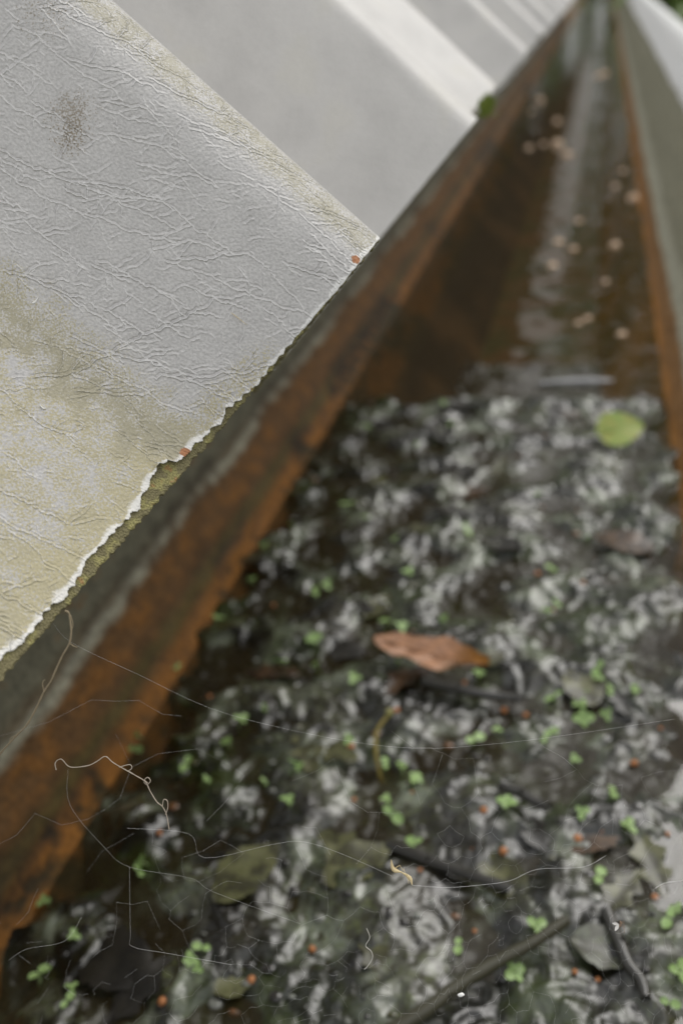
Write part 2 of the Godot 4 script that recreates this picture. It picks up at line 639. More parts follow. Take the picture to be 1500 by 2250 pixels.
func steel_material() -> StandardMaterial3D:
	if mats.has("steel"):
		return mats["steel"]
	var w := 512
	var n1 := noise_bytes(w, w, 0.02, FastNoiseLite.TYPE_SIMPLEX_SMOOTH, 61, 3, true)
	var n2 := noise_bytes(w, w, 0.16, FastNoiseLite.TYPE_SIMPLEX, 62, 2, true)
	var bytes := PackedByteArray()
	bytes.resize(w * w * 3)
	for k in w * w:
		var a := n1[k] / 255.0
		var b := n2[k] / 255.0
		var c := Vector3(0.20, 0.175, 0.085).lerp(Vector3(0.34, 0.31, 0.12), smoothstep(0.4, 0.7, a)).lerp(Vector3(0.12, 0.105, 0.05), smoothstep(0.52, 0.75, b) * 0.7)
		c = c.lerp(Vector3(0.36, 0.17, 0.07), smoothstep(0.72, 0.85, a) * 0.6)
		c *= 0.75 + 0.5 * b
		bytes[k * 3] = srgb8(c.x)
		bytes[k * 3 + 1] = srgb8(c.y)
		bytes[k * 3 + 2] = srgb8(c.z)
	var m := StandardMaterial3D.new()
	m.resource_name = "algae_on_steel"
	m.albedo_texture = to_texture(w, w, bytes)
	m.roughness = 0.8
	m.heightmap_enabled = true
	m.heightmap_scale = 0.035
	m.heightmap_texture = to_texture(w, w, n2, Image.FORMAT_L8)
	mats["steel"] = m
	return m

func coat_tile() -> StandardMaterial3D:
	if mats.has("coat_tile"):
		return mats["coat_tile"]
	var w := 1024
	var n1 := noise_bytes(w, w, 0.006, FastNoiseLite.TYPE_SIMPLEX_SMOOTH, 71, 4, true)
	var n2 := noise_bytes(w, w, 0.12, FastNoiseLite.TYPE_SIMPLEX, 72, 3, true)
	var bytes := PackedByteArray()
	bytes.resize(w * w * 3)
	for k in w * w:
		var a := n1[k] / 255.0 - 0.5
		var b := n2[k] / 255.0 - 0.5
		var streak := n1[(k % w) + ((k / w / 6) % w) * w] / 255.0 - 0.5
		var c := Vector3(0.56, 0.543, 0.522) * (1.0 + a * 0.2 + b * 0.16 + streak * 0.12)
		c = c.lerp(Vector3(0.40, 0.37, 0.24), smoothstep(0.1, 0.35, a) * 0.12)
		bytes[k * 3] = srgb8(c.x)
		bytes[k * 3 + 1] = srgb8(c.y)
		bytes[k * 3 + 2] = srgb8(c.z)
	var m := StandardMaterial3D.new()
	m.resource_name = "plastic_coat"
	m.albedo_texture = to_texture(w, w, bytes)
	m.roughness = 0.5
	m.metallic_specular = 0.4
	m.heightmap_enabled = true
	m.heightmap_scale = 0.02
	m.heightmap_texture = to_texture(w, w, n2, Image.FORMAT_L8)
	mats["coat_tile"] = m
	return m

func torn_edge(L: float) -> float:
	for i in first_edge.size() - 1:
		if L <= first_edge[i + 1][0]:
			var t: float = clampf((L - first_edge[i][0]) / maxf(first_edge[i + 1][0] - first_edge[i][0], 1e-6), 0.0, 1.0)
			return lerpf(first_edge[i][1], first_edge[i + 1][1], t)
	return first_edge[-1][1]

# where a pixel on the torn edge lies on the sheet: its ray meets the folded face
func on_fold(px: float, py: float, a: Vector2, b: Vector2) -> Vector2:
	var r := ray(px, py)
	var q := Vector2(-r.z, r.dot(N))
	var across := Vector2(-(b - a).y, (b - a).x)
	var d := across.dot(a) / across.dot(q)
	return Vector2(q.x * d, -r.dot(D) * d)

func near_sheet(ctrl: PackedVector2Array) -> void:
	var p := resample(chaikin(ctrl, 2), 0.0006)
	var o := base("roof_sheet", on_slope(p[0].x, p[0].y, 0.0))
	tag(o, "grey leather-grained ribbed roof sheet with cracked coating peeling along its edge", "roof sheet", "ribbed roof sheets")
	var c := put("steel_core", slab(p, 0.0, 1.4, -0.0003, -0.0010), steel_material(), o)
	c.position = -o.position
	c.set_meta("label", "bare sheet edge covered in yellow green algae")
	underside(o, p, 0.0)
	# the torn edge, read off the photograph
	var fold := [Vector2(0.092, -0.1272), Vector2(0.14, -0.1038)]
	var face := [Vector2(0.14, -0.1038), Vector2(0.165, -0.0685)]
	for e in [[0, 1447], [50, 1413], [100, 1343], [147, 1307], [167, 1277], [190, 1233], [213, 1210], [253, 1163], [277, 1147], [290, 1130], [306, 1117], [308, 1100], [318, 1075], [341, 1037], [346, 1022], [365, 1014], [385, 1021], [398, 1015], [404, 1000], [420, 986], [440, 970]]:
		var q := on_fold(e[0], e[1], fold[0], fold[1])
		first_edge.append([q.x, q.y])
	for e in [[450, 962], [470, 936], [495, 914], [501, 893], [525, 877], [560, 847], [640, 752]]:
		var q := on_fold(e[0], e[1], face[0], face[1])
		first_edge.append([q.x, maxf(q.y, 0.0002)])
	first_edge.sort_custom(func(a, b): return a[0] < b[0])
	first_edge.append([0.165, 0.0002])
	first_edge.append([0.5, 0.0002])
	var us := PackedFloat32Array()
	var u := 0.0
	for i in p.size():
		if i:
			u += p[i].distance_to(p[i - 1])
		us.append(u)
	var a := 0
	while p[a].x < 0.072:
		a += 1
	var z := a
	while p[z].x < 0.187:
		z += 1
	coat_piece(o, p.slice(0, a + 1), us.slice(0, a + 1), coat_tile(), 0.2)
	coat_piece(o, p.slice(z), us.slice(z), coat_tile(), 0.2)
	var size := Vector2(us[z] - us[a], 0.1)
	# twice as many columns where the eye looks closest
	var fine := PackedVector2Array()
	var fine_us := PackedFloat32Array()
	for i in range(a, z):
		for k in 3:
			fine.append(p[i].lerp(p[i + 1], k / 3.0))
			fine_us.append(lerpf(us[i], us[i + 1], k / 3.0) - us[a])
	fine.append(p[z])
	fine_us.append(us[z] - us[a])
	var cm := near_coat(fine, fine_us, size)
	var nc := coat_piece(o, fine, fine_us, cm, size.x, 0.1, size.y)
	nc.set_meta("label", "crazed grey coating with algae and a torn white edge")
	coat_piece(o, p.slice(a, z + 1), us.slice(a, z + 1), coat_tile(), 0.2, 1.4, 0.2, 0.1)

func coat_piece(o: Node3D, p: PackedVector2Array, us: PackedFloat32Array, m: Material, tile_u: float, v1 := 1.4, tile_v := 0.2, v0 := -1.0) -> MeshInstance3D:
	var rows := [-0.0001, 0.0, 0.0002, 0.0005, 0.0009, 0.0014, 0.002, 0.003, 0.0045, 0.007, 0.012, 0.02, 0.03, 0.05, 0.07, 0.1, 0.2, 0.5, 1.4]
	var pos := PackedVector3Array()
	var uv := PackedVector2Array()
	var used := 0
	for r in rows.size():
		var rv: float = rows[r]
		if v0 >= 0.0 and rv < v0 - 1e-6 or rv > v1 + 1e-6:
			continue
		used += 1
		for i in p.size():
			var n := normal_of(p, i)
			var jag := 0.0005 * noise_b.get_noise_1d(us[i] * 420.0) + 0.00016 * noise_b.get_noise_1d(us[i] * 1900.0)
			var torn := torn_edge(p[i].x)
			jag *= clampf(torn / 0.001, 0.25, 1.0)
			var v := rv + (maxf(torn + jag, 0.0) * (1.0 - smoothstep(0.004, 0.02, rv)) if v0 < 0.0 else 0.0)
			var open := clampf((torn - 0.0006) / 0.0018, 0.0, 1.0)
			var curl := open * (0.00025 + 0.0003 * maxf(0.0, noise_b.get_noise_1d(us[i] * 350.0 + 9.0))) + 0.0007 * exp(-pow((p[i].x - 0.1345) / 0.0035, 2.0))
			var q := p[i] + n * (curl * exp(-maxf(rv, 0.0) / 0.0011) - (0.00016 if rv < 0.0 else 0.0))
			pos.append(on_slope(q.x, q.y, maxf(v, 0.0)))
			uv.append(Vector2(us[i] / tile_u, v / tile_v))
	var c := put("coating", grid(p.size(), used, pos, N, uv), m, o)
	c.position = -o.position
	return c

# The coating seen closest: grain, crazing drawn crack by crack, algae and dirt in speckles.
func near_coat(p: PackedVector2Array, us: PackedFloat32Array, size: Vector2) -> StandardMaterial3D:
	var px := 0.00009
	var w := int(size.x / px)
	var h := int(size.y / px)
	var relief := PackedFloat32Array()
	relief.resize(w * h)
	var owner_of := PackedInt32Array()
	owner_of.resize(w * h)
	var r := RandomNumberGenerator.new()
	r.seed = 4
	var L_of := PackedFloat32Array()
	var b_of := PackedFloat32Array()
	var at := 0
	for x in w:
		var uu := (x + 0.5) * px
		while at < us.size() - 2 and us[at + 1] < uu:
			at += 1
		var L := lerpf(p[at].x, p[at + 1].x, clampf((uu - us[at]) / maxf(us[at + 1] - us[at], 1e-6), 0.0, 1.0))
		L_of.append(L)
		b_of.append(torn_edge(L))
	var starts := []
	for k in 270:
		starts.append([r.randf() * w, r.randf() * h, deg_to_rad(r.randfn(0.0, 13.0)), r.randf_range(90, 420), r.randf_range(0.45, 1.0), 0])
	for k in 1500:
		starts.append([r.randf() * w, r.randf() * h, r.randf() * TAU, r.randf_range(12, 46), r.randf_range(0.3, 0.6), 2])
	var count := 0
	while count < starts.size() and count < 3200:
		var s: Array = starts[count]
		count += 1
		var x: float = s[0]
		var y: float = s[1]
		if L_of[clampi(int(x), 0, w - 1)] < 0.132 and s[5] < 2 and r.randf() < 0.75:
			continue
		# cracks run down the slope, slanting towards the far end of the roof, fanning a little
		var fan: float = 0.42 * noise_b.get_noise_2d(x * 0.0035, y * 0.0035)
		var dir: float = -PI / 2.0 + 0.24 + fan + (s[2] as float)
		var left: float = s[3]
		var kink := 0.0
		var step := 0
		while left > 0.0:
			left -= 1.0
			step += 1
			if step % 5 == 0:
				kink = r.randfn(0.0, 0.36)
			var a := dir + kink
			x += cos(a)
			y += sin(a)
			if x < 7 or y < 7 or x >= w - 7 or y >= h - 7:
				break
			var ix := int(x)
			var iy := int(y)
			var power: float = s[4] * minf(1.0, left / 18.0) * minf(1.0, step / 8.0 + 0.3)
			var here := iy * w + ix
			if s[5] < 2 and step > 20 and owner_of[here] != 0 and owner_of[here] != count:
				break
			for oy in range(-3, 4):
				for ox in range(-3, 4):
					var d2 := (ox + ix + 0.5 - x) ** 2 + (oy + iy + 0.5 - y) ** 2
					var e := exp(-d2 / 3.1) * power
					var q := here + oy * w + ox
					if relief[q] < e:
						relief[q] = e
			var mark := here
			if s[5] < 2:
				for ow in [mark, mark + 1, mark + w, mark + w + 1]:
					owner_of[ow] = count
			if s[5] == 0 and r.randf() < 0.018:
				starts.append([x, y, r.randf_range(0.4, 1.15) * (1 if r.randf() < 0.5 else -1) + (s[2] as float), r.randf_range(20, 110), (s[4] as float) * 0.75, 1])
	var grain := noise_bytes(w, h, 0.11, FastNoiseLite.TYPE_SIMPLEX_SMOOTH, 81, 2)
	var speck := noise_bytes(w, h, 0.42, FastNoiseLite.TYPE_VALUE_CUBIC, 82, 2)
	var patch := noise_bytes(w, h, 0.012, FastNoiseLite.TYPE_SIMPLEX_SMOOTH, 83, 4)
	var broad := noise_bytes(w, h, 0.004, FastNoiseLite.TYPE_SIMPLEX_SMOOTH, 84, 3)
	var bytes := PackedByteArray()
	bytes.resize(w * h * 3)
	var bump := PackedByteArray()
	bump.resize(w * h)
	var grey := Vector3(0.50, 0.487, 0.475)
	var white := Vector3(0.80, 0.79, 0.77)
	var algae := Vector3(0.40, 0.33, 0.09)
	var olive := Vector3(0.22, 0.19, 0.07)
	var soil := Vector3(0.24, 0.20, 0.145)
	var rust := Vector3(0.38, 0.17, 0.08)
	# dirt spots and rust chips at [L, v, radius]
	var spots := [[0.1600, 0.0574, 0.0036, 0.5], [0.1585, 0.0555, 0.0028, 0.35], [0.167, 0.0725, 0.004, 0.14]]
	for y in h:
		var v := (y + 0.5) * px
		for x in w:
			var k := y * w + x
			var L := L_of[x]
			var g := grain[k] / 255.0 - 0.5
			var s := speck[k] / 255.0
			var pt := patch[k] / 255.0 - 0.5
			var br := broad[k] / 255.0 - 0.5
			var c := grey * (1.0 + g * 0.30 + (s - 0.5) * 0.16 + pt * 0.10 + br * 0.06) + Vector3.ONE * 0.22 * relief[k]
			# algae lies in the shallow fold, thickest in its hollow and towards the torn edge
			var dv := v - b_of[x]
			var fold := 1.0 - smoothstep(0.137, 0.1455, L + pt * 0.010 + br * 0.006)
			var hollow := exp(-pow((L - 0.1375 + pt * 0.006) / 0.005, 2.0))
			var thick := fold * (0.34 + pt * 0.9 + br * 0.5 + 0.22 * (1.0 - smoothstep(0.004, 0.016, dv))) + hollow * (0.42 + pt * 0.8)
			var crest := stripe(L, 0.1705, 0.180, 0.0022)
			var fringe := (1.0 - smoothstep(0.002, 0.008, dv)) * 0.30 * (1.0 - smoothstep(0.150, 0.158, L))
			if thick > 0.0 or fringe > 0.0:
				var share := clampf(thick + fringe, 0.0, 0.95)
				var on := smoothstep(0.62 - share * 0.42, 0.72 - share * 0.42, s) * smoothstep(0.0, 0.16, share)
				c = c.lerp(algae.lerp(olive, clampf(hollow + pt, 0.0, 1.0)), on * 0.55)
				c = c.lerp(Vector3(0.42, 0.37, 0.20), clampf(thick, 0.0, 1.0) * 0.22)
			if crest > 0.0:
				var on2 := smoothstep(0.60 - crest * 0.2, 0.72 - crest * 0.2, s + pt * 0.35)
				c = c.lerp(olive, on2 * crest * 0.55)
			for sp in spots:
				var d: float = sqrt((L - sp[0]) ** 2 * 1.8 + (v - sp[1]) ** 2) / sp[2]
				if d < 1.3:
					var share2: float = (1.0 - smoothstep(0.2, 1.3, d + pt)) * sp[3]
					c = c.lerp(soil, smoothstep(0.68 - share2 * 0.5, 0.76 - share2 * 0.5, s) * 0.75)
			# the torn edge shows the white layer under the grey
			var lip := maxf(0.0002, 0.0006 + pt * 0.0026 + (0.0003 if L < 0.142 else 0.0))
			var worn := 1.0 - smoothstep(lip * 0.5, lip * 1.35, dv + (s - 0.5) * 0.0006)
			c = c.lerp(white, worn * 0.8)
			if dv < 0.0035:
				for chip in [[0.1695, 0.0011, 0.0010], [0.1465, 0.0012, 0.0007], [0.1385, 0.0029, 0.0011]]:
					var cd: float = sqrt((L - chip[0]) ** 2 * 1.6 + (v - chip[1]) ** 2) / chip[2]
					c = c.lerp(rust * (0.8 + 0.5 * s), 1.0 - smoothstep(0.8, 1.05, cd + g * 0.4))
			bytes[k * 3] = srgb8(c.x)
			bytes[k * 3 + 1] = srgb8(c.y)
			bytes[k * 3 + 2] = srgb8(c.z)
			var low := relief[k - 5 * w - 2] if y > 5 else 0.0
			bump[k] = clampi(int(95.0 + 135.0 * relief[k] - 70.0 * low + 46.0 * g + 20.0 * (s - 0.5)), 0, 255)
	var m := StandardMaterial3D.new()
	m.resource_name = "crazed_coat"
	m.albedo_texture = to_texture(w, h, bytes)
	m.texture_repeat = false
	m.roughness = 0.5
	m.metallic_specular = 0.4
	m.heightmap_enabled = true
	m.heightmap_scale = 0.06
	m.heightmap_texture = to_texture(w, h, bump, Image.FORMAT_L8)
	return m


# ---------------------------------------------------------------- flashing opposite

func build_flashing() -> void:
	var g := base("roof_flashing", EYE + Vector3(0.12, -0.2, 0))
	tag(g, "white folded flashing along the far side of the gutter", "flashing")
	var steps := long_steps(-0.3, 13.0)
	var p := chaikin(PackedVector2Array([Vector2(0.101, -0.176), Vector2(0.1025, -0.167), Vector2(0.113, -0.152), Vector2(0.127, -0.128), Vector2(0.139, -0.121), Vector2(0.16, -0.128), Vector2(0.21, -0.17), Vector2(0.25, -0.28)]), 2)
	var m := mat("white_flashing", lin(0.74, 0.74, 0.73), 0.45)
	var o := put("capping", extrude(resample(p, 0.004), steps, Vector3(-0.3, 0.9, 0).normalized(), Vector2(1, 1), 0.0012), m, g)
	o.position = -g.position


# ---------------------------------------------------------------- litter in the gutter

func litter_base(x: float, L: float) -> float:
	var y := -WATER + 0.0012 + 0.003 * noise_a.get_noise_2d(x * 9.0, L * 7.0)
	y -= 0.035 * (1.0 - smoothstep(-0.190, -0.170, x + 0.02 * noise_b.get_noise_1d(L * 14.0) + 0.008 * noise_b.get_noise_1d(L * 60.0)))
	y -= 0.035 * smoothstep(0.040, 0.062, x + 0.014 * noise_b.get_noise_1d(L * 16.0 + 7.0) + 0.006 * noise_b.get_noise_1d(L * 60.0))
	y -= 0.07 * smoothstep(0.585, 0.612, L + 0.014 * noise_b.get_noise_1d(x * 25.0))
	return y

func litter_height(x: float, L: float) -> float:
	var y := litter_base(x, L)
	var wx := x + 0.011 * noise_b.get_noise_2d(x * 70.0, L * 70.0)
	var wl := L + 0.011 * noise_b.get_noise_2d(x * 70.0 + 30.0, L * 70.0)
	y += 0.0042 * noise_b.get_noise_2d(x * 26.0 + 5.0, L * 26.0) + 0.0014 * noise_b.get_noise_2d(wx * 62.0 + 15.0, wl * 62.0)
	y += 0.0005 * noise_b.get_noise_2d(wx * 140.0, wl * 140.0) + 0.00018 * noise_b.get_noise_2d(x * 300.0, L * 300.0)
	return y

func on_litter(px: float, py: float, lift := 0.0) -> Vector3:
	var r := ray(px, py)
	var d := 0.1
	for k in 400:
		var q := r * d
		var ground := litter_height(q.x, -q.z)
		if q.y < maxf(ground, -WATER) + lift:
			return EYE + q
		d += 0.0015 + d * 0.002
	return EYE + r * d

func mottle() -> ImageTexture:       # decayed blotches
	if mats.has("mottle"):
		return mats["mottle"]
	var w := 512
	var n1 := noise_bytes(w, w, 0.018, FastNoiseLite.TYPE_SIMPLEX_SMOOTH, 95, 4, true)
	var n2 := noise_bytes(w, w, 0.07, FastNoiseLite.TYPE_SIMPLEX, 96, 3, true)
	var bytes := PackedByteArray()
	bytes.resize(w * w * 3)
	for k in w * w:
		var a := n1[k] / 255.0
		var b := n2[k] / 255.0
		var c := Vector3(0.22, 0.20, 0.13).lerp(Vector3(0.95, 0.96, 0.92), smoothstep(0.3, 0.7, a + (b - 0.5) * 0.3))
		c = c.lerp(Vector3(0.5, 0.55, 0.2), smoothstep(0.6, 0.75, b) * 0.5)
		bytes[k * 3] = srgb8(c.x)
		bytes[k * 3 + 1] = srgb8(c.y)
		bytes[k * 3 + 2] = srgb8(c.z)
	mats["mottle"] = to_texture(w, w, bytes)
	return mats["mottle"]

func mud_material() -> StandardMaterial3D:
	var w := 512
	var n2 := noise_bytes(w, w, 0.06, FastNoiseLite.TYPE_SIMPLEX_SMOOTH, 92, 4, true)
	var m := StandardMaterial3D.new()
	m.resource_name = "wet_mud"
	m.albedo_texture = mottle()
	m.vertex_color_use_as_albedo = true
	m.roughness = 0.35
	m.clearcoat_enabled = true
	m.metallic_specular = 0.5
	m.clearcoat = 0.85
	m.clearcoat_roughness = 0.3
	m.heightmap_enabled = true
	m.heightmap_scale = 0.10
	m.heightmap_texture = to_texture(w, w, n2, Image.FORMAT_L8)
	return m

func leaf_mesh(kind: int) -> ArrayMesh:       # a unit leaf: tip at x = 1, midrib along x, folded and curled
	var r := RandomNumberGenerator.new()
	r.seed = 200 + kind
	var nl := 15
	var nw := 7
	var pos := PackedVector3Array()
	for j in nl:
		var t := float(j) / (nl - 1)
		var wide := pow(sin(PI * pow(t, 0.85)), 0.8) * (0.30 if kind % 2 == 0 else 0.24)
		if kind == 1:
			wide *= 0.78 + 0.3 * sin(t * 21.0)
		wide = maxf(wide, 0.006) * (1.0 + 0.12 * r.randfn() * 0.5)
		for i in nw:
			var s := float(i) / (nw - 1) * 2.0 - 1.0
			var y := absf(s) * wide * (0.35 + 0.2 * kind) + 0.10 * sin(t * 3.0 + kind) - 0.05 * s * s * sin(t * 9.0 + kind * 2.0)
			y += 0.02 * r.randfn()
			pos.append(Vector3(t - 0.5, y - 0.06, s * wide))
	return grid(nw, nl, pos, Vector3.UP)

func build_litter() -> void:
	var nx := 250
	var nl := 560
	var pos := PackedVector3Array()
	var uv := PackedVector2Array()
	var col := PackedColorArray()
	for j in nl:
		var L := lerpf(-0.05, 0.83, float(j) / (nl - 1))
		for i in nx:
			var x := lerpf(-0.215, 0.10, float(i) / (nx - 1))
			pos.append(EYE + Vector3(x, litter_height(x, L), -L))
			uv.append(Vector2(x, L) / 0.19)
			var a := noise_b.get_noise_2d(x * 28.0 + 40.0, L * 28.0) + 0.4 * noise_b.get_noise_2d(x * 66.0 + 40.0, L * 66.0)
			var wx := x + 0.011 * noise_b.get_noise_2d(x * 70.0, L * 70.0)
			var wl := L + 0.011 * noise_b.get_noise_2d(x * 70.0 + 30.0, L * 70.0)
			var b := noise_c.get_noise_2d(wx * 50.0 + 300.0, wl * 50.0)
			var e := noise_b.get_noise_2d(x * 16.0 - 70.0, L * 16.0)
			var c := Vector3(0.012, 0.012, 0.007).lerp(Vector3(0.20, 0.222, 0.17), smoothstep(-0.35, 0.6, a * 0.7 + b * 0.25 + 0.15 * noise_b.get_noise_2d(x * 150.0, L * 150.0)))
			c = c.lerp(Vector3(0.035, 0.05, 0.008), smoothstep(0.0, 0.45, e) * 0.75)
			c = c.lerp(Vector3(0.05, 0.04, 0.016), smoothstep(0.25, 0.6, -e + b * 0.3) * 0.4)
			col.append(Color(c.x, c.y, c.z))
	var mud := put("litter_mud", grid(nx, nl, pos, Vector3.UP, uv, col), mud_material())
	tag(mud, "wet black and grey rotting leaf mush filling the gutter", "leaf litter", "", "stuff")

	# rotting leaves: the ones that show best are things, the rest one mass
	var shapes := [leaf_mesh(0), leaf_mesh(1), leaf_mesh(2)]
	var looks := [
		mat("leaf_black", lin(0.018, 0.015, 0.010), 0.5, 0.5, 0.28), mat("leaf_olive", lin(0.12, 0.12, 0.05), 0.5, 0.5, 0.28),
		mat("leaf_grey", lin(0.15, 0.16, 0.13), 0.5, 0.5, 0.28), mat("leaf_brown", lin(0.09, 0.045, 0.018), 0.5, 0.5, 0.28)]
	for look in looks:
		look.albedo_texture = mottle()
		look.uv1_triplanar = true
		look.uv1_world_triplanar = true
		look.uv1_scale = Vector3(9, 9, 9)
	var words := ["blackened wet leaf rotting in the gutter litter", "olive green wet leaf rotting in the gutter litter", "grey slimy wet leaf rotting in the gutter litter", "brown wet leaf rotting in the gutter litter"]
	var groups := ["blackened leaves in the litter", "olive leaves in the litter", "grey leaves in the litter", "brown leaves in the litter"]
	for k in 44:
		var x := rng.randf_range(-0.14, 0.03)
		var L := rng.randf_range(0.10, 0.60)
		var kind := [0, 0, 0, 1, 1, 1, 2, 3][rng.randi() % 8] as int
		var o := put("rotting_leaf", shapes[rng.randi() % 3], looks[kind])
		var long := rng.randf_range(0.014, 0.034)
		o.transform = Transform3D(Basis.from_euler(Vector3(rng.randfn(0, 0.06), rng.randf() * TAU, rng.randfn(0, 0.06))).scaled(Vector3(long, long * 0.25, long)), EYE + Vector3(x, maxf(litter_height(x, L), -WATER) + rng.randf_range(0.0, 0.0015), -L))
		tag(o, words[kind], "leaf", groups[kind])
	# crumbs: bits of bark, grit and leaf, too many to count
	var crumb := SphereMesh.new()
	crumb.radius = 0.5
	crumb.height = 1.0
	crumb.radial_segments = 7
	crumb.rings = 4
	var mm := MultiMesh.new()
	mm.transform_format = MultiMesh.TRANSFORM_3D
	mm.use_colors = true
	mm.mesh = crumb
	mm.instance_count = 420
	for k in 420:
		var x := rng.randf_range(-0.165, 0.03)
		var L := rng.randf_range(0.08, 0.61)
		var s := rng.randf_range(0.0012, 0.005)
		mm.set_instance_transform(k, Transform3D(Basis.from_euler(Vector3(rng.randfn(0, 0.5), rng.randf() * TAU, rng.randfn(0, 0.5))).scaled(Vector3(s, s * rng.randf_range(0.25, 0.6), s * rng.randf_range(0.4, 1.0))), EYE + Vector3(x, litter_height(x, L) + s * 0.1, -L)))
		var g := rng.randf()
		var c := Color(0.016, 0.014, 0.010) if g < 0.4 else (Color(0.18, 0.185, 0.16) if g < 0.78 else (Color(0.06, 0.06, 0.02) if g < 0.92 else Color(0.16, 0.075, 0.03)))
		mm.set_instance_color(k, c)
	var mi := MultiMeshInstance3D.new()
	mi.name = "litter_crumbs"
	mi.multimesh = mm
	var crumb_mat := mat("crumb", Color.WHITE, 0.4, 1.0, 0.1)
	crumb_mat.vertex_color_use_as_albedo = true
	mi.material_override = crumb_mat
	add_child(mi)
	tag(mi, "wet crumbs of bark, grit and leaf strewn over the litter", "leaf litter", "", "stuff")



# ---------------------------------------------------------------- twigs, leaves, seedlings, seeds

func twig(a: Vector2, b: Vector2, thick: float, label: String, m: Material, lift := 0.001) -> void:
	var pts := []
	for k in 6:
		var q := a.lerp(b, k / 5.0)
		pts.append(on_litter(q.x, q.y, lift) + Vector3(rng.randfn(), rng.randfn() * 0.4, rng.randfn()) * thick * 0.25)
	# a stick is stiff: keep it near the straight line between its ends
	for k in range(1, 5):
		pts[k] = (pts[0] as Vector3).lerp(pts[5], k / 5.0).lerp(pts[k], 0.3)
	var tubes := Tubes.new()
	var path := smooth_path(pts, 5)
	var rad := PackedFloat32Array()
	for i in path.size():
		rad.append(thick * lerpf(0.55, 0.4, float(i) / path.size()) * (1.0 + 0.15 * noise_b.get_noise_1d(i * 0.7 + a.x)))
	tubes.add(path, rad, 9)
	var middle: Vector3 = pts[2]
	var o := base("twig", middle)
	tag(o, label, "twig", "twigs in the litter")
	put("stem", tubes.mesh(), m, o).position = -middle
	var knot := Tubes.new()
	var at: Vector3 = path[path.size() / 3]
	knot.add(PackedVector3Array([at, at + Vector3(thick * 0.5, thick * 0.6, thick * 0.4)]), PackedFloat32Array([thick * 0.28, thick * 0.16]), 7)
	put("knot", knot.mesh(), m, o).position = -middle

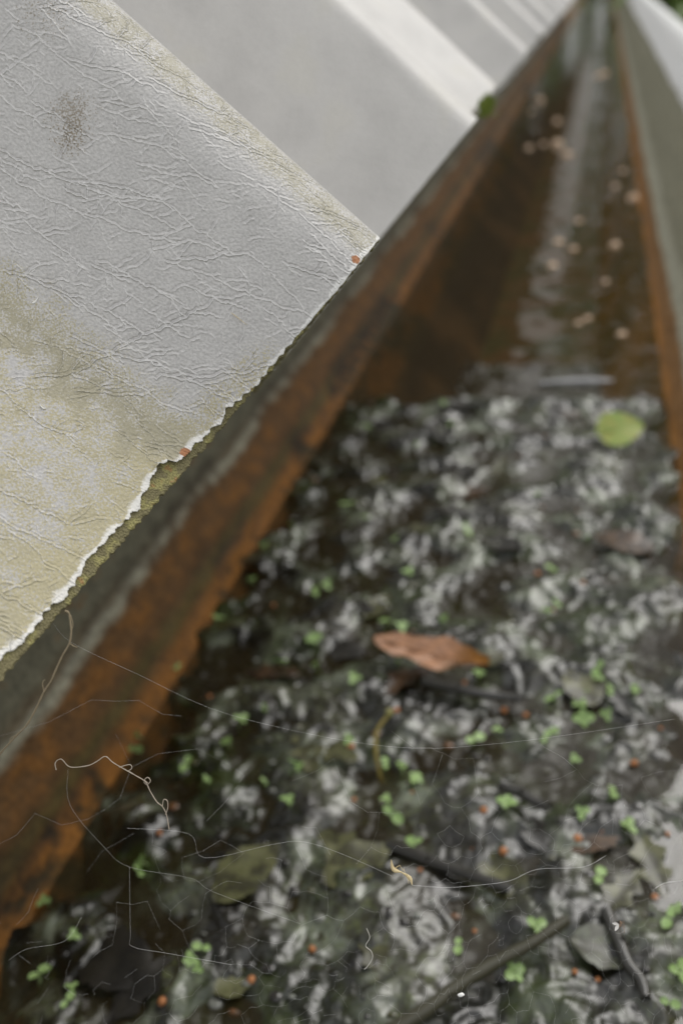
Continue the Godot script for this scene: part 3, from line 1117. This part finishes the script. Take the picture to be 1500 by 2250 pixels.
func build_small_things() -> void:
	var wet_bark := mat("wet_bark", lin(0.022, 0.02, 0.014), 0.5, 1.0, 0.15)
	var mossy_bark := mat("mossy_bark", lin(0.045, 0.042, 0.022), 0.6, 0.5, 0.25)
	twig(Vector2(860, 2275), Vector2(1245, 2012), 0.0042, "olive wet twig slanting under the cobweb", mossy_bark, 0.008)
	twig(Vector2(850, 1850), Vector2(1120, 1955), 0.0045, "short black wet twig among the seedlings", wet_bark, 0.003)
	twig(Vector2(1330, 2010), Vector2(1425, 2200), 0.0042, "black wet twig beside the dead fly", wet_bark, 0.003)
	twig(Vector2(1110, 1725), Vector2(1215, 1775), 0.0045, "small black twig stub in grey mush", wet_bark, 0.006)
	twig(Vector2(905, 2030 + 190), Vector2(1010, 2190), 0.003, "thin black twig touching the olive twig", wet_bark, 0.001)
	twig(Vector2(940, 1500), Vector2(1130, 1545), 0.0045, "black twig lying below the folded brown leaf", wet_bark, 0.006)

	# the brown leaf, folded along its midrib
	var bl := base("brown_leaf", on_litter(945, 1440, 0.009))
	tag(bl, "dry reddish brown folded leaf resting on the dark litter", "leaf")
	var pos := PackedVector3Array()
	var col := PackedColorArray()
	var nl := 25
	var nw := 13
	for j in nl:
		var t := float(j) / (nl - 1)
		var wide := 0.0085 * pow(sin(PI * clampf(t * 0.97 + 0.015, 0.0, 1.0)), 0.7) * (1.0 + 0.18 * sin(t * 13.0))
		for i in nw:
			var s := float(i) / (nw - 1) * 2.0 - 1.0
			var y := absf(s) * 0.0032 * sin(PI * t) + 0.0035 * (2.0 * t - 1.0) ** 2 + 0.0006 * sin(t * 30.0 + s * 4.0)
			if s < 0.0:
				y += 0.0028 * s * s * smoothstep(0.45, 0.9, t)
			pos.append(Vector3((t - 0.5) * 0.060, y, s * wide * 1.15))
			var c := Vector3(0.40, 0.215, 0.125) * (1.0 + 0.5 * noise_b.get_noise_2d(t * 9.0, s * 4.0))
			c = c.lerp(Vector3(0.36, 0.15, 0.02), smoothstep(0.6, 0.9, t))
			c = c.lerp(Vector3(0.05, 0.03, 0.012), smoothstep(0.0, 0.3, s) * smoothstep(0.62, 0.75, t))
			col.append(Color(c.x, c.y, c.z))
	var bm := mat("brown_leaf", Color.WHITE, 0.45)
	bm.vertex_color_use_as_albedo = true
	put("blade", grid(nw, nl, pos, Vector3.UP, PackedVector2Array(), col), bm, bl)
	var mid := Tubes.new()
	mid.add(PackedVector3Array([Vector3(-0.029, 0.0032, 0), Vector3(-0.015, 0.0012, 0), Vector3(0, 0.0003, 0), Vector3(0.022, 0.0026, 0)]), PackedFloat32Array([0.0006, 0.0006, 0.0005, 0.0002]))
	put("midrib", mid.mesh(), mat("midrib", lin(0.25, 0.12, 0.05), 0.6), bl)
	bl.rotation = Vector3(0.10, -0.20, -0.02)
	bl.scale = Vector3.ONE * 0.88

	# the lime green leaf beyond
	var gl := base("green_leaf", on_litter(1362, 945, 0.008))
	tag(gl, "small lime green leaf lying beside the rusty gutter side", "leaf")
	pos = PackedVector3Array()
	col = PackedColorArray()
	for j in 15:
		var t := j / 14.0
		var wide := 0.019 * pow(sin(PI * clampf(pow(t, 0.7) * 0.96 + 0.02, 0.0, 1.0)), 0.75)
		for i in 9:
			var s := i / 8.0 * 2.0 - 1.0
			pos.append(Vector3((t - 0.5) * 0.042, 0.0015 * absf(s) + 0.002 * sin(t * 3.0) + 0.0006 * sin(t * 40.0 - absf(s) * 6.0), s * wide))
			var lc := Vector3(0.25, 0.34, 0.07).lerp(Vector3(0.38, 0.34, 0.08), smoothstep(0.0, 0.5, noise_b.get_noise_2d(t * 5.0, s * 2.0 + 9.0)) * 0.8)
			col.append(Color(lc.x, lc.y, lc.z))
	var gm := mat("lime_leaf", Color.WHITE, 0.5)
	gm.vertex_color_use_as_albedo = true
	put("blade", grid(9, 15, pos, Vector3.UP, PackedVector2Array(), col), gm, gl)
	mid = Tubes.new()
	mid.add(PackedVector3Array([Vector3(-0.034, 0.002, 0), Vector3(-0.01, 0.0025, 0), Vector3(0.018, 0.0005, 0)]), PackedFloat32Array([0.0006, 0.0005, 0.0003]))
	put("stalk", mid.mesh(), mat("lime_stalk", lin(0.3, 0.34, 0.1), 0.5), gl)
	gl.rotation = Vector3(0.45, 0.35, 0.1)
	gl.scale = Vector3(0.68, 0.8, 0.72)

	var straw := Tubes.new()  # soft glare on the water, modelled as a solid pale bar
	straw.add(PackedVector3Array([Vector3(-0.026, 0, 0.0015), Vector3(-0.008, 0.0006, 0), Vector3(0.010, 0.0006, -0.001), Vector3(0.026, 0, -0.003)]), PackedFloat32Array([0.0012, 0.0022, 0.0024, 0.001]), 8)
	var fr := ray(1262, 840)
	var bar_at := EYE + fr * (-(WATER - 0.002) / fr.y)
	var fo := put("glare_bar", straw.mesh(), mat("glare_bar", lin(0.45, 0.45, 0.46), 0.3, 1.0, 0.08))
	fo.position = bar_at
	tag(fo, "soft glare modelled as a pale bar where the sludge ends", "stalk")

	# a yellow stalk standing in the litter
	var foot := on_litter(838, 1710, 0.0)
	var st := Tubes.new()
	st.add(smooth_path([Vector3(0, -0.002, 0), Vector3(-0.002, 0.008, -0.003), Vector3(-0.003, 0.014, -0.010), Vector3(0.001, 0.018, -0.016)]), PackedFloat32Array([0.0013, 0.0012, 0.001, 0.0008]), 7)
	var so := base("yellow_stalk", foot)
	tag(so, "bent yellow stalk standing among green seedlings", "stalk")
	put("stem", st.mesh(), mat("straw", lin(0.28, 0.22, 0.05), 0.5), so)
	var tipm := SphereMesh.new()
	tipm.radius = 0.0016
	tipm.height = 0.004
	tipm.radial_segments = 10
	tipm.rings = 6
	put("tip", tipm, mat("straw_tip", lin(0.3, 0.28, 0.10), 0.5), so).position = Vector3(0.001, 0.0185, -0.0165)

	seedlings()
	seeds()
	moss_tuft()

func seedling(kind: int) -> Node3D:
	var o := Node3D.new()
	var stem := Tubes.new()
	stem.add(smooth_path([Vector3(0, -0.003, 0), Vector3(0.0005, 0.001, 0), Vector3(0, 0.0032, 0)]), PackedFloat32Array([0.00045]), 6)
	put("stem", stem.mesh(), mat("seedling_stem", lin(0.22, 0.3, 0.12), 0.5), o)
	var n := [2, 3, 4][kind] as int
	for k in n:
		var pos := PackedVector3Array()
		var long := [0.0040, 0.0034, 0.0036][kind] * (1.0 if k % 2 == 0 else 0.8) as float
		for j in 7:
			var t := j / 6.0
			var wide := long * 0.44 * sqrt(maxf(0.02, sin(PI * clampf(0.08 + t * 0.9, 0.0, 1.0))))
			for i in 5:
				var s := i / 4.0 * 2.0 - 1.0
				pos.append(Vector3(0.0003 + t * long, 0.0032 + 0.0007 * t - 0.0006 * t * t + 0.0003 * s * s, s * wide))
		var leaf := put("seed_leaf", grid(5, 7, pos, Vector3.UP), mat("seedling_leaf", lin(0.30, 0.44, 0.16), 0.45), o)
		leaf.rotation.y = TAU * k / n + 0.4 * kind
	return o

func seedlings() -> void:
	var lm := mat("seedling_leaf", lin(0.30, 0.44, 0.16), 0.45)
	lm.backlight_enabled = true
	lm.backlight = Color(0.35, 0.5, 0.2)
	var protos := [seedling(0), seedling(1), seedling(2)]
	var words := ["tiny two-leaved green seedling sprouting from the dark litter", "tiny three-leaved green seedling sprouting from the dark litter", "tiny four-leaved green seedling sprouting from the dark litter"]
	var spots := [[975, 895], [992, 938], [812, 945], [690, 1410], [622, 1470], [588, 1560], [528, 1592], [412, 1690], [447, 1722], [642, 1690], [577, 1727], [636, 1768], [842, 1690], [905, 1722], [848, 1765], [862, 1790], [845, 1378], [402, 1440], [385, 1472], [308, 1620], [305, 1650], [320, 1900], [305, 1925], [80, 1815], [104, 1985], [85, 2160], [158, 2180], [148, 2205], [415, 2110], [440, 2130], [445, 2090], [160, 2063], [1290, 1537], [1277, 1580], [1340, 1572], [1395, 1530], [1090, 1610], [1036, 1636], [1222, 1615], [1370, 1825], [1310, 1942], [1170, 2042], [1010, 2090], [1120, 2145], [1482, 2000], [1470, 2028], [1480, 2142], [1470, 2205], [980, 1362], [716, 1292], [694, 1310], [586, 1207], [1018, 1172], [505, 1640], [660, 1690], [885, 1700], [915, 1870], [1330, 1530], [700, 1470], [475, 1370], [1210, 1260], [780, 1500]]
	for k in 26:
		spots.append([rng.randf_range(380, 1350), rng.randf_range(930, 1850)])
	for k in spots.size():
		var kind: int = [0, 1, 0, 2, 1][k % 5]
		var o: Node3D = protos[kind].duplicate()
		o.name = numbered("seedling")
		add_child(o)
		o.position = on_litter(spots[k][0], spots[k][1], 0.001)
		var s := rng.randf_range(0.6, 1.15)
		o.scale = Vector3(s, s, s)
		o.rotation = Vector3(rng.randfn(0.2, 0.25), rng.randf() * TAU, rng.randfn(0, 0.25))
		tag(o, words[kind], "seedling", ["two-leaved seedlings in the litter", "three-leaved seedlings in the litter", "four-leaved seedlings in the litter"][kind])
	for q in protos:
		q.free()

func lumpy(s: int, squash: float) -> ArrayMesh:
	var sphere := SphereMesh.new()
	sphere.radius = 1.0
	sphere.height = 2.0
	sphere.radial_segments = 12
	sphere.rings = 7
	var arr := sphere.get_mesh_arrays()
	var v: PackedVector3Array = arr[Mesh.ARRAY_VERTEX]
	for i in v.size():
		v[i] *= 1.0 + 0.28 * noise_b.get_noise_3d(v[i].x * 1.3 + s * 9.0, v[i].y * 1.3, v[i].z * 1.3)
		v[i].y *= squash
	arr[Mesh.ARRAY_VERTEX] = v
	var m := ArrayMesh.new()
	m.add_surface_from_arrays(Mesh.PRIMITIVE_TRIANGLES, arr)
	return m

func seeds() -> void:
	var shapes := [lumpy(1, 0.6), lumpy(2, 0.75), lumpy(3, 0.5)]
	var orange := mat("seed_orange", lin(0.42, 0.17, 0.06), 0.5)
	var tan_ := mat("seed_tan", lin(0.80, 0.58, 0.40), 0.4)
	for q in [[1107, 1560], [1155, 1572], [862, 1575], [905, 1740], [777, 1757], [1062, 1780], [1036, 1862], [1118, 1902], [922, 1912], [1268, 1842], [1322, 1826], [1392, 1676], [1466, 1832], [1437, 1972], [1042, 2046], [1262, 2135], [1312, 2152], [686, 2085], [552, 2152], [356, 2200], [1450, 1600], [1020, 1500], [1215, 1340], [1280, 1280], [350, 1830], [215, 1760], [770, 1640], [1105, 1870], [1180, 1260], [600, 1330], [460, 1530], [870, 1560]]:
		var o := put("seed", shapes[rng.randi() % 3], orange)
		var s := rng.randf_range(0.0007, 0.0016)
		o.transform = Transform3D(Basis(Vector3.UP, rng.randf() * TAU).scaled(Vector3(s, s, s)), on_litter(q[0], q[1], 0.0012))
		tag(o, "small orange brown seed lying on the dark litter", "seed", "orange seeds in the litter")
	for q in [[1183, 222], [1166, 246], [1222, 268], [1160, 325], [1192, 318], [1223, 318], [1244, 340], [1312, 168], [1326, 162], [1370, 156], [1368, 376], [1270, 486], [1350, 540], [1258, 548], [1390, 436], [1226, 532], [1212, 584], [1270, 710], [1290, 700], [1365, 735], [1350, 410], [1330, 620]]:
		var r := ray(q[0], q[1])
		var at := r * (-WATER / r.y)
		var o := put("pale_seed", shapes[rng.randi() % 3], tan_)
		var s := 0.0045 * at.length() * rng.randf_range(0.5, 1.35)
		o.transform = Transform3D(Basis(Vector3.UP, rng.randf() * TAU).scaled(Vector3(s, s, s)), EYE + at)
		tag(o, "pale tan seed floating on the open brown water", "seed", "tan seeds on the open water")

func moss_tuft() -> void:
	var where := EYE + ray(1064, 238) * 0.372
	var o := base("moss_tuft", where)
	tag(o, "small green moss tuft in the lap between two roof sheets", "moss")
	var t := Tubes.new()
	for k in 150:
		var a := Vector3(rng.randfn(0, 0.0013), rng.randfn(0, 0.0014), rng.randfn(0, 0.0024))
		t.add(PackedVector3Array([a, a + Vector3(rng.randfn(0.0015, 0.001), rng.randf_range(0.001, 0.004), rng.randfn(0, 0.001))]), PackedFloat32Array([0.0004, 0.0001]), 4)
	put("shoots", t.mesh(), mat("moss", lin(0.17, 0.22, 0.03), 0.8), o)


# ---------------------------------------------------------------- cobweb and what hangs in it

func strand(points: Array, depth: float, depth_end: float, per := 5) -> PackedVector3Array:
	var out := []
	for i in points.size():
		out.append(EYE + ray(points[i][0], points[i][1]) * lerpf(depth, depth_end, float(i) / maxf(1.0, points.size() - 1.0)))
	return smooth_path(out, per)

func build_web() -> void:
	var silk := mat("silk", lin(0.75, 0.75, 0.74), 0.4)
	# the sheet of the web hangs from the roof edge and spans the gutter
	var p0 := EYE + ray(120, 1380) * 0.152
	var p1 := EYE + ray(1500, 1560) * 0.185
	var p2 := EYE + ray(750, 2260) * 0.166
	var ex := (p1 - p0).normalized()
	var nz := ex.cross(p2 - p0).normalized()
	var ey := nz.cross(ex)
	var web := base("cobweb", p0)
	tag(web, "fine grey cobweb sheet stretched from the roof edge over the litter", "cobweb")
	var pts := PackedVector2Array()
	var k := 0
	while k < 1000:
		var x := rng.randf_range(-0.02, 0.15)
		var y := rng.randf_range(0.008, 0.09)
		if rng.randf() > 0.05 + 0.95 * smoothstep(0.018, 0.085, y + 0.25 * x - 0.012):
			continue
		k += 1
		pts.append(Vector2(x, y))
	var tri := Geometry2D.triangulate_delaunay(pts)
	var mid := []
	var by_edge := {}
	for t in tri.size() / 3:
		var a := pts[tri[t * 3]]
		var b := pts[tri[t * 3 + 1]]
		var c := pts[tri[t * 3 + 2]]
		mid.append((a + b + c) / 3.0)
		for e in 3:
			var u := tri[t * 3 + e]
			var v := tri[t * 3 + (e + 1) % 3]
			var key := Vector2i(mini(u, v), maxi(u, v))
			if by_edge.has(key):
				by_edge[key].append(t)
			else:
				by_edge[key] = [t]
	var net := Tubes.new()
	for key in by_edge:
		var both: Array = by_edge[key]
		if both.size() < 2 or rng.randf() < 0.32 + 0.55 * (1.0 - smoothstep(0.0, 0.03, (mid[both[0]] as Vector2).x)):
			continue
		var a: Vector2 = mid[both[0]]
		var b: Vector2 = mid[both[1]]
		if a.distance_to(b) > 0.022:
			continue
		var ends := []
		for q in [a, b]:
			var lift: float = 0.006 * noise_b.get_noise_2d(q.x * 25.0, q.y * 25.0)
			ends.append(p0 + ex * q.x + ey * q.y + nz * lift)
		ends.insert(1, (ends[0] + ends[1]) * 0.5 + Vector3(rng.randfn(), rng.randfn() - 0.8, rng.randfn()) * 0.06 * (ends[0] as Vector3).distance_to(ends[1]))
		net.add(PackedVector3Array(ends), PackedFloat32Array([rng.randf_range(0.000004, 0.000009)]), 3)
	var o := put("net", net.mesh(), silk, web)
	o.position = -p0
	o.set_meta("kind", "stuff")
	for line in [[[[118, 1370], [160, 1413], [300, 1480], [510, 1572], [850, 1640], [1110, 1632], [1480, 1580]], 0.0000225], [[[150, 1690], [155, 1770], [230, 1862], [285, 1905], [420, 1930], [470, 1960], [660, 2030]], 0.00002], [[[285, 1905], [287, 2050], [292, 2080], [370, 2095], [510, 2120]], 0.00003], [[[280, 1820], [415, 1832], [450, 1885], [600, 1855], [670, 1850], [760, 1880], [860, 1925]], 0.000026], [[[905, 1945], [980, 1950], [1050, 1945], [1120, 1935], [1180, 1910], [1280, 1905], [1330, 1880]], 0.00004], [[[20, 2110], [60, 2085], [142, 2068], [180, 2015]], 0.000026], [[[1438, 1952], [1460, 1940], [1500, 1935]], 0.00005]]:
		var t := Tubes.new()
		t.add(strand(line[0], 0.158, 0.172), PackedFloat32Array([line[1] * 0.5]), 4)
		put("thread", t.mesh(), silk, web).position = -p0

	# a rootlet dangling from the roof edge
	var root_mat := mat("rootlet", lin(0.30, 0.24, 0.15), 0.7)
	var rp := strand([[143, 1342], [152, 1347], [155, 1365], [157, 1388], [153, 1413], [138, 1440], [124, 1470], [112, 1497], [97, 1520], [78, 1560], [60, 1592], [38, 1615], [15, 1640], [-20, 1680]], 0.152, 0.156, 6)
	var rad := PackedFloat32Array()
	for i in rp.size():
		rad.append(0.00017 + 0.00007 * noise_b.get_noise_1d(i * 0.5))
	var rt := base("rootlet", rp[0])
	tag(rt, "thin tan rootlet dangling from the algae covered roof edge", "rootlet")
	var tubes := Tubes.new()
	tubes.add(rp, rad, 6)
	put("stem", tubes.mesh(), root_mat, rt).position = -rp[0]
	for q in [[[157, 1388], [161, 1372], [156, 1352]], [[153, 1413], [163, 1420], [170, 1422]], [[97, 1520], [94, 1500], [100, 1493]], [[38, 1615], [24, 1622], [22, 1634]]]:
		var br := Tubes.new()
		br.add(strand(q, 0.153, 0.153), PackedFloat32Array([0.00009, 0.00007]), 5)
		put("root_hair", br.mesh(), root_mat, rt).position = -rp[0]

	# a curled dead thread caught in the web
	var cp := strand([[124, 1692], [122, 1676], [135, 1668], [150, 1683], [165, 1686], [195, 1682], [215, 1672], [232, 1662], [248, 1675], [270, 1688], [300, 1705], [320, 1718], [330, 1738], [345, 1762], [357, 1772], [366, 1790], [372, 1822]], 0.164, 0.166, 5)
	rad = PackedFloat32Array()
	for i in cp.size():
		rad.append(0.00007 + 0.00006 * absf(noise_b.get_noise_1d(i * 0.8 + 30.0)))
	var ct := base("curled_fibre", cp[0])
	tag(ct, "curled pale plant fibre caught in the cobweb", "fibre")
	tubes = Tubes.new()
	tubes.add(cp, rad, 5)
	put("stem", tubes.mesh(), mat("fibre", lin(0.45, 0.38, 0.3), 0.6), ct).position = -cp[0]
	for q in [[[325, 1720], [318, 1714], [325, 1708], [331, 1716], [323, 1724], [316, 1718]], [[357, 1772], [360, 1757], [368, 1760], [369, 1775], [364, 1790]], [[262, 1686], [285, 1680], [290, 1688], [280, 1695]]]:
		var br := Tubes.new()
		br.add(strand(q, 0.1655, 0.1655), PackedFloat32Array([0.00008]), 5)
		put("loop", br.mesh(), mat("fibre", lin(0.45, 0.38, 0.3), 0.6), ct).position = -cp[0]
	fibre([[805, 2040], [812, 2060], [803, 2078], [815, 2090], [818, 2105], [808, 2122], [800, 2130]], 0.00006, "short wavy white fibre hanging in the lower cobweb")

	husk(865, 1905, 905, 1945)
	fly(1358, 2030)
	speck(1012, 2186, 0.0010, "white oblong flake caught in the cobweb above the olive twig")
	flakes_on_roof()

func fibre(points: Array, thick: float, label: String) -> void:
	var p := strand(points, 0.166, 0.166, 5)
	var t := Tubes.new()
	t.add(p, PackedFloat32Array([thick]), 5)
	var o := put("fibre", t.mesh(), mat("white_fibre", lin(0.6, 0.58, 0.52), 0.5))
	tag(o, label, "fibre")

func husk(ax: float, ay: float, bx: float, by: float) -> void:
	var a := EYE + ray(ax - 6, ay - 16) * 0.167
	var b := EYE + ray(bx, by) * 0.167
	var o := base("seed_husk", a)
	tag(o, "straw coloured husk caught in the middle of the cobweb", "husk")
	var straw := mat("husk_straw", lin(0.62, 0.5, 0.28), 0.6)
	var t := Tubes.new()
	var path := smooth_path([a, a.lerp(b, 0.25) + VIEW * Vector3(-0.0006, -0.0006, 0), a.lerp(b, 0.5), a.lerp(b, 0.8) + VIEW * Vector3(0.0003, 0.0004, 0), b], 4)
	t.add(path, PackedFloat32Array([0.00006, 0.00014, 0.00024, 0.00034, 0.0004, 0.00042, 0.00032, 0.00018, 0.00012, 0.00016, 0.00026, 0.00034, 0.0004, 0.00034, 0.0002, 0.00012, 0.00006]), 7)
	put("body", t.mesh(), straw, o).position = -a
	for k in 3:
		var br := Tubes.new()
		var from := path[4 + k * 4]
		br.add(PackedVector3Array([from, from + VIEW * Vector3(0.0012 - 0.0009 * k, 0.0009, 0.0004), from + VIEW * Vector3(0.0018 - 0.001 * k, -0.0004 * k, 0.0006)]), PackedFloat32Array([0.00009, 0.00006, 0.00003]), 5)
		put("bristle", br.mesh(), straw, o).position = -a

func fly(px: float, py: float) -> void:
	var c := EYE + ray(px, py) * 0.168
	var o := base("dead_fly", c)
	tag(o, "tiny dead fly with pale wings hanging in the cobweb", "fly")
	var body := Tubes.new()
	body.add(PackedVector3Array([VIEW * Vector3(0.0002, 0.0005, 0), VIEW * Vector3(0.0005, 0.0002, 0), VIEW * Vector3(0.0003, -0.0002, 0), VIEW * Vector3(0, -0.0007, 0)]), PackedFloat32Array([0.00018, 0.00026, 0.00024, 0.00008]), 8)
	put("body", body.mesh(), mat("fly_body", lin(0.22, 0.15, 0.10), 0.5), o)
	for s in [[-0.0013, 0.0003, 0.00028], [-0.0008, -0.0012, 0.00034]]:
		var pos := PackedVector3Array()
		var tip := Vector3(s[0], s[1], 0.0002)
		var side := Vector3(-tip.y, tip.x, 0).normalized()
		for j in 7:
			var t := j / 6.0
			for i in 3:
				pos.append(VIEW * (tip * t + side * (i - 1) * (s[2] as float) * sin(PI * clampf(t, 0.06, 0.95)) + Vector3(0, 0, 0.0001 * absf(i - 1))))
		put("wing", grid(3, 7, pos, VIEW.z), mat("fly_wing", lin(0.75, 0.72, 0.68), 0.4), o)
	for k in 4:
		var leg := Tubes.new()
		leg.add(PackedVector3Array([VIEW * Vector3(0.0003, 0.0002 - 0.0002 * k, 0), VIEW * Vector3(0.0009, 0.0006 - 0.0004 * k, 0.0003), VIEW * Vector3(0.0010, 0.0002 - 0.0006 * k, 0.0002)]), PackedFloat32Array([0.00005]), 5)
		put("leg", leg.mesh(), mat("fly_body", lin(0.22, 0.15, 0.10), 0.5), o)

func speck(px: float, py: float, size: float, label: String) -> void:
	var o := put("white_flake", lumpy(7, 0.5), mat("white_speck", lin(0.8, 0.79, 0.76), 0.5))
	o.transform = Transform3D(VIEW * Basis.from_euler(Vector3(0.3, 0.2, 1.25)).scaled(Vector3(size, size * 0.4, size * 0.35)), EYE + ray(px, py) * 0.167)
	tag(o, label, "flake")

func flakes_on_roof() -> void:
	var pale := mat("white_speck", lin(0.8, 0.79, 0.76), 0.5)
	var straw := mat("husk_straw", lin(0.62, 0.5, 0.28), 0.6)
	var face := [Vector2(0.14, -0.1038), Vector2(0.165, -0.0685)]
	var fold := [Vector2(0.092, -0.1272), Vector2(0.14, -0.1038)]
	for q in [[[70, 668, 84, 654], 1, "curved white sliver lying on the cracked roof face", pale, 0.0002], [[506, 688, 542, 716], 1, "straw coloured hair lying on the cracked roof face", straw, 0.00006], [[88, 892, 102, 898], 0, "small white sliver on the algae covered fold", pale, 0.00014]]:
		var pair: Array = face if q[1] == 1 else fold
		var pts := []
		for e in 3:
			var px: float = lerpf(q[0][0], q[0][2], e / 2.0)
			var py: float = lerpf(q[0][1], q[0][3], e / 2.0) + (4.0 if e == 1 and q[4] > 0.0001 else 0.0)
			var s := on_fold(px, py, pair[0], pair[1])
			var t: float = (s.x - pair[0].x) / (pair[1].x - pair[0].x)
			pts.append(on_slope(s.x, lerpf(pair[0].y, pair[1].y, t) + 0.0002, s.y))
		var tb := Tubes.new()
		var th: float = q[4]
		tb.add(smooth_path(pts, 4), PackedFloat32Array([th * 0.3, th * 0.8, th, th * 1.1, th, th * 0.9, th * 0.7, th * 0.5, th * 0.2]), 6)
		var o := put("roof_sliver", tb.mesh(), q[3])
		tag(o, q[2], "sliver")
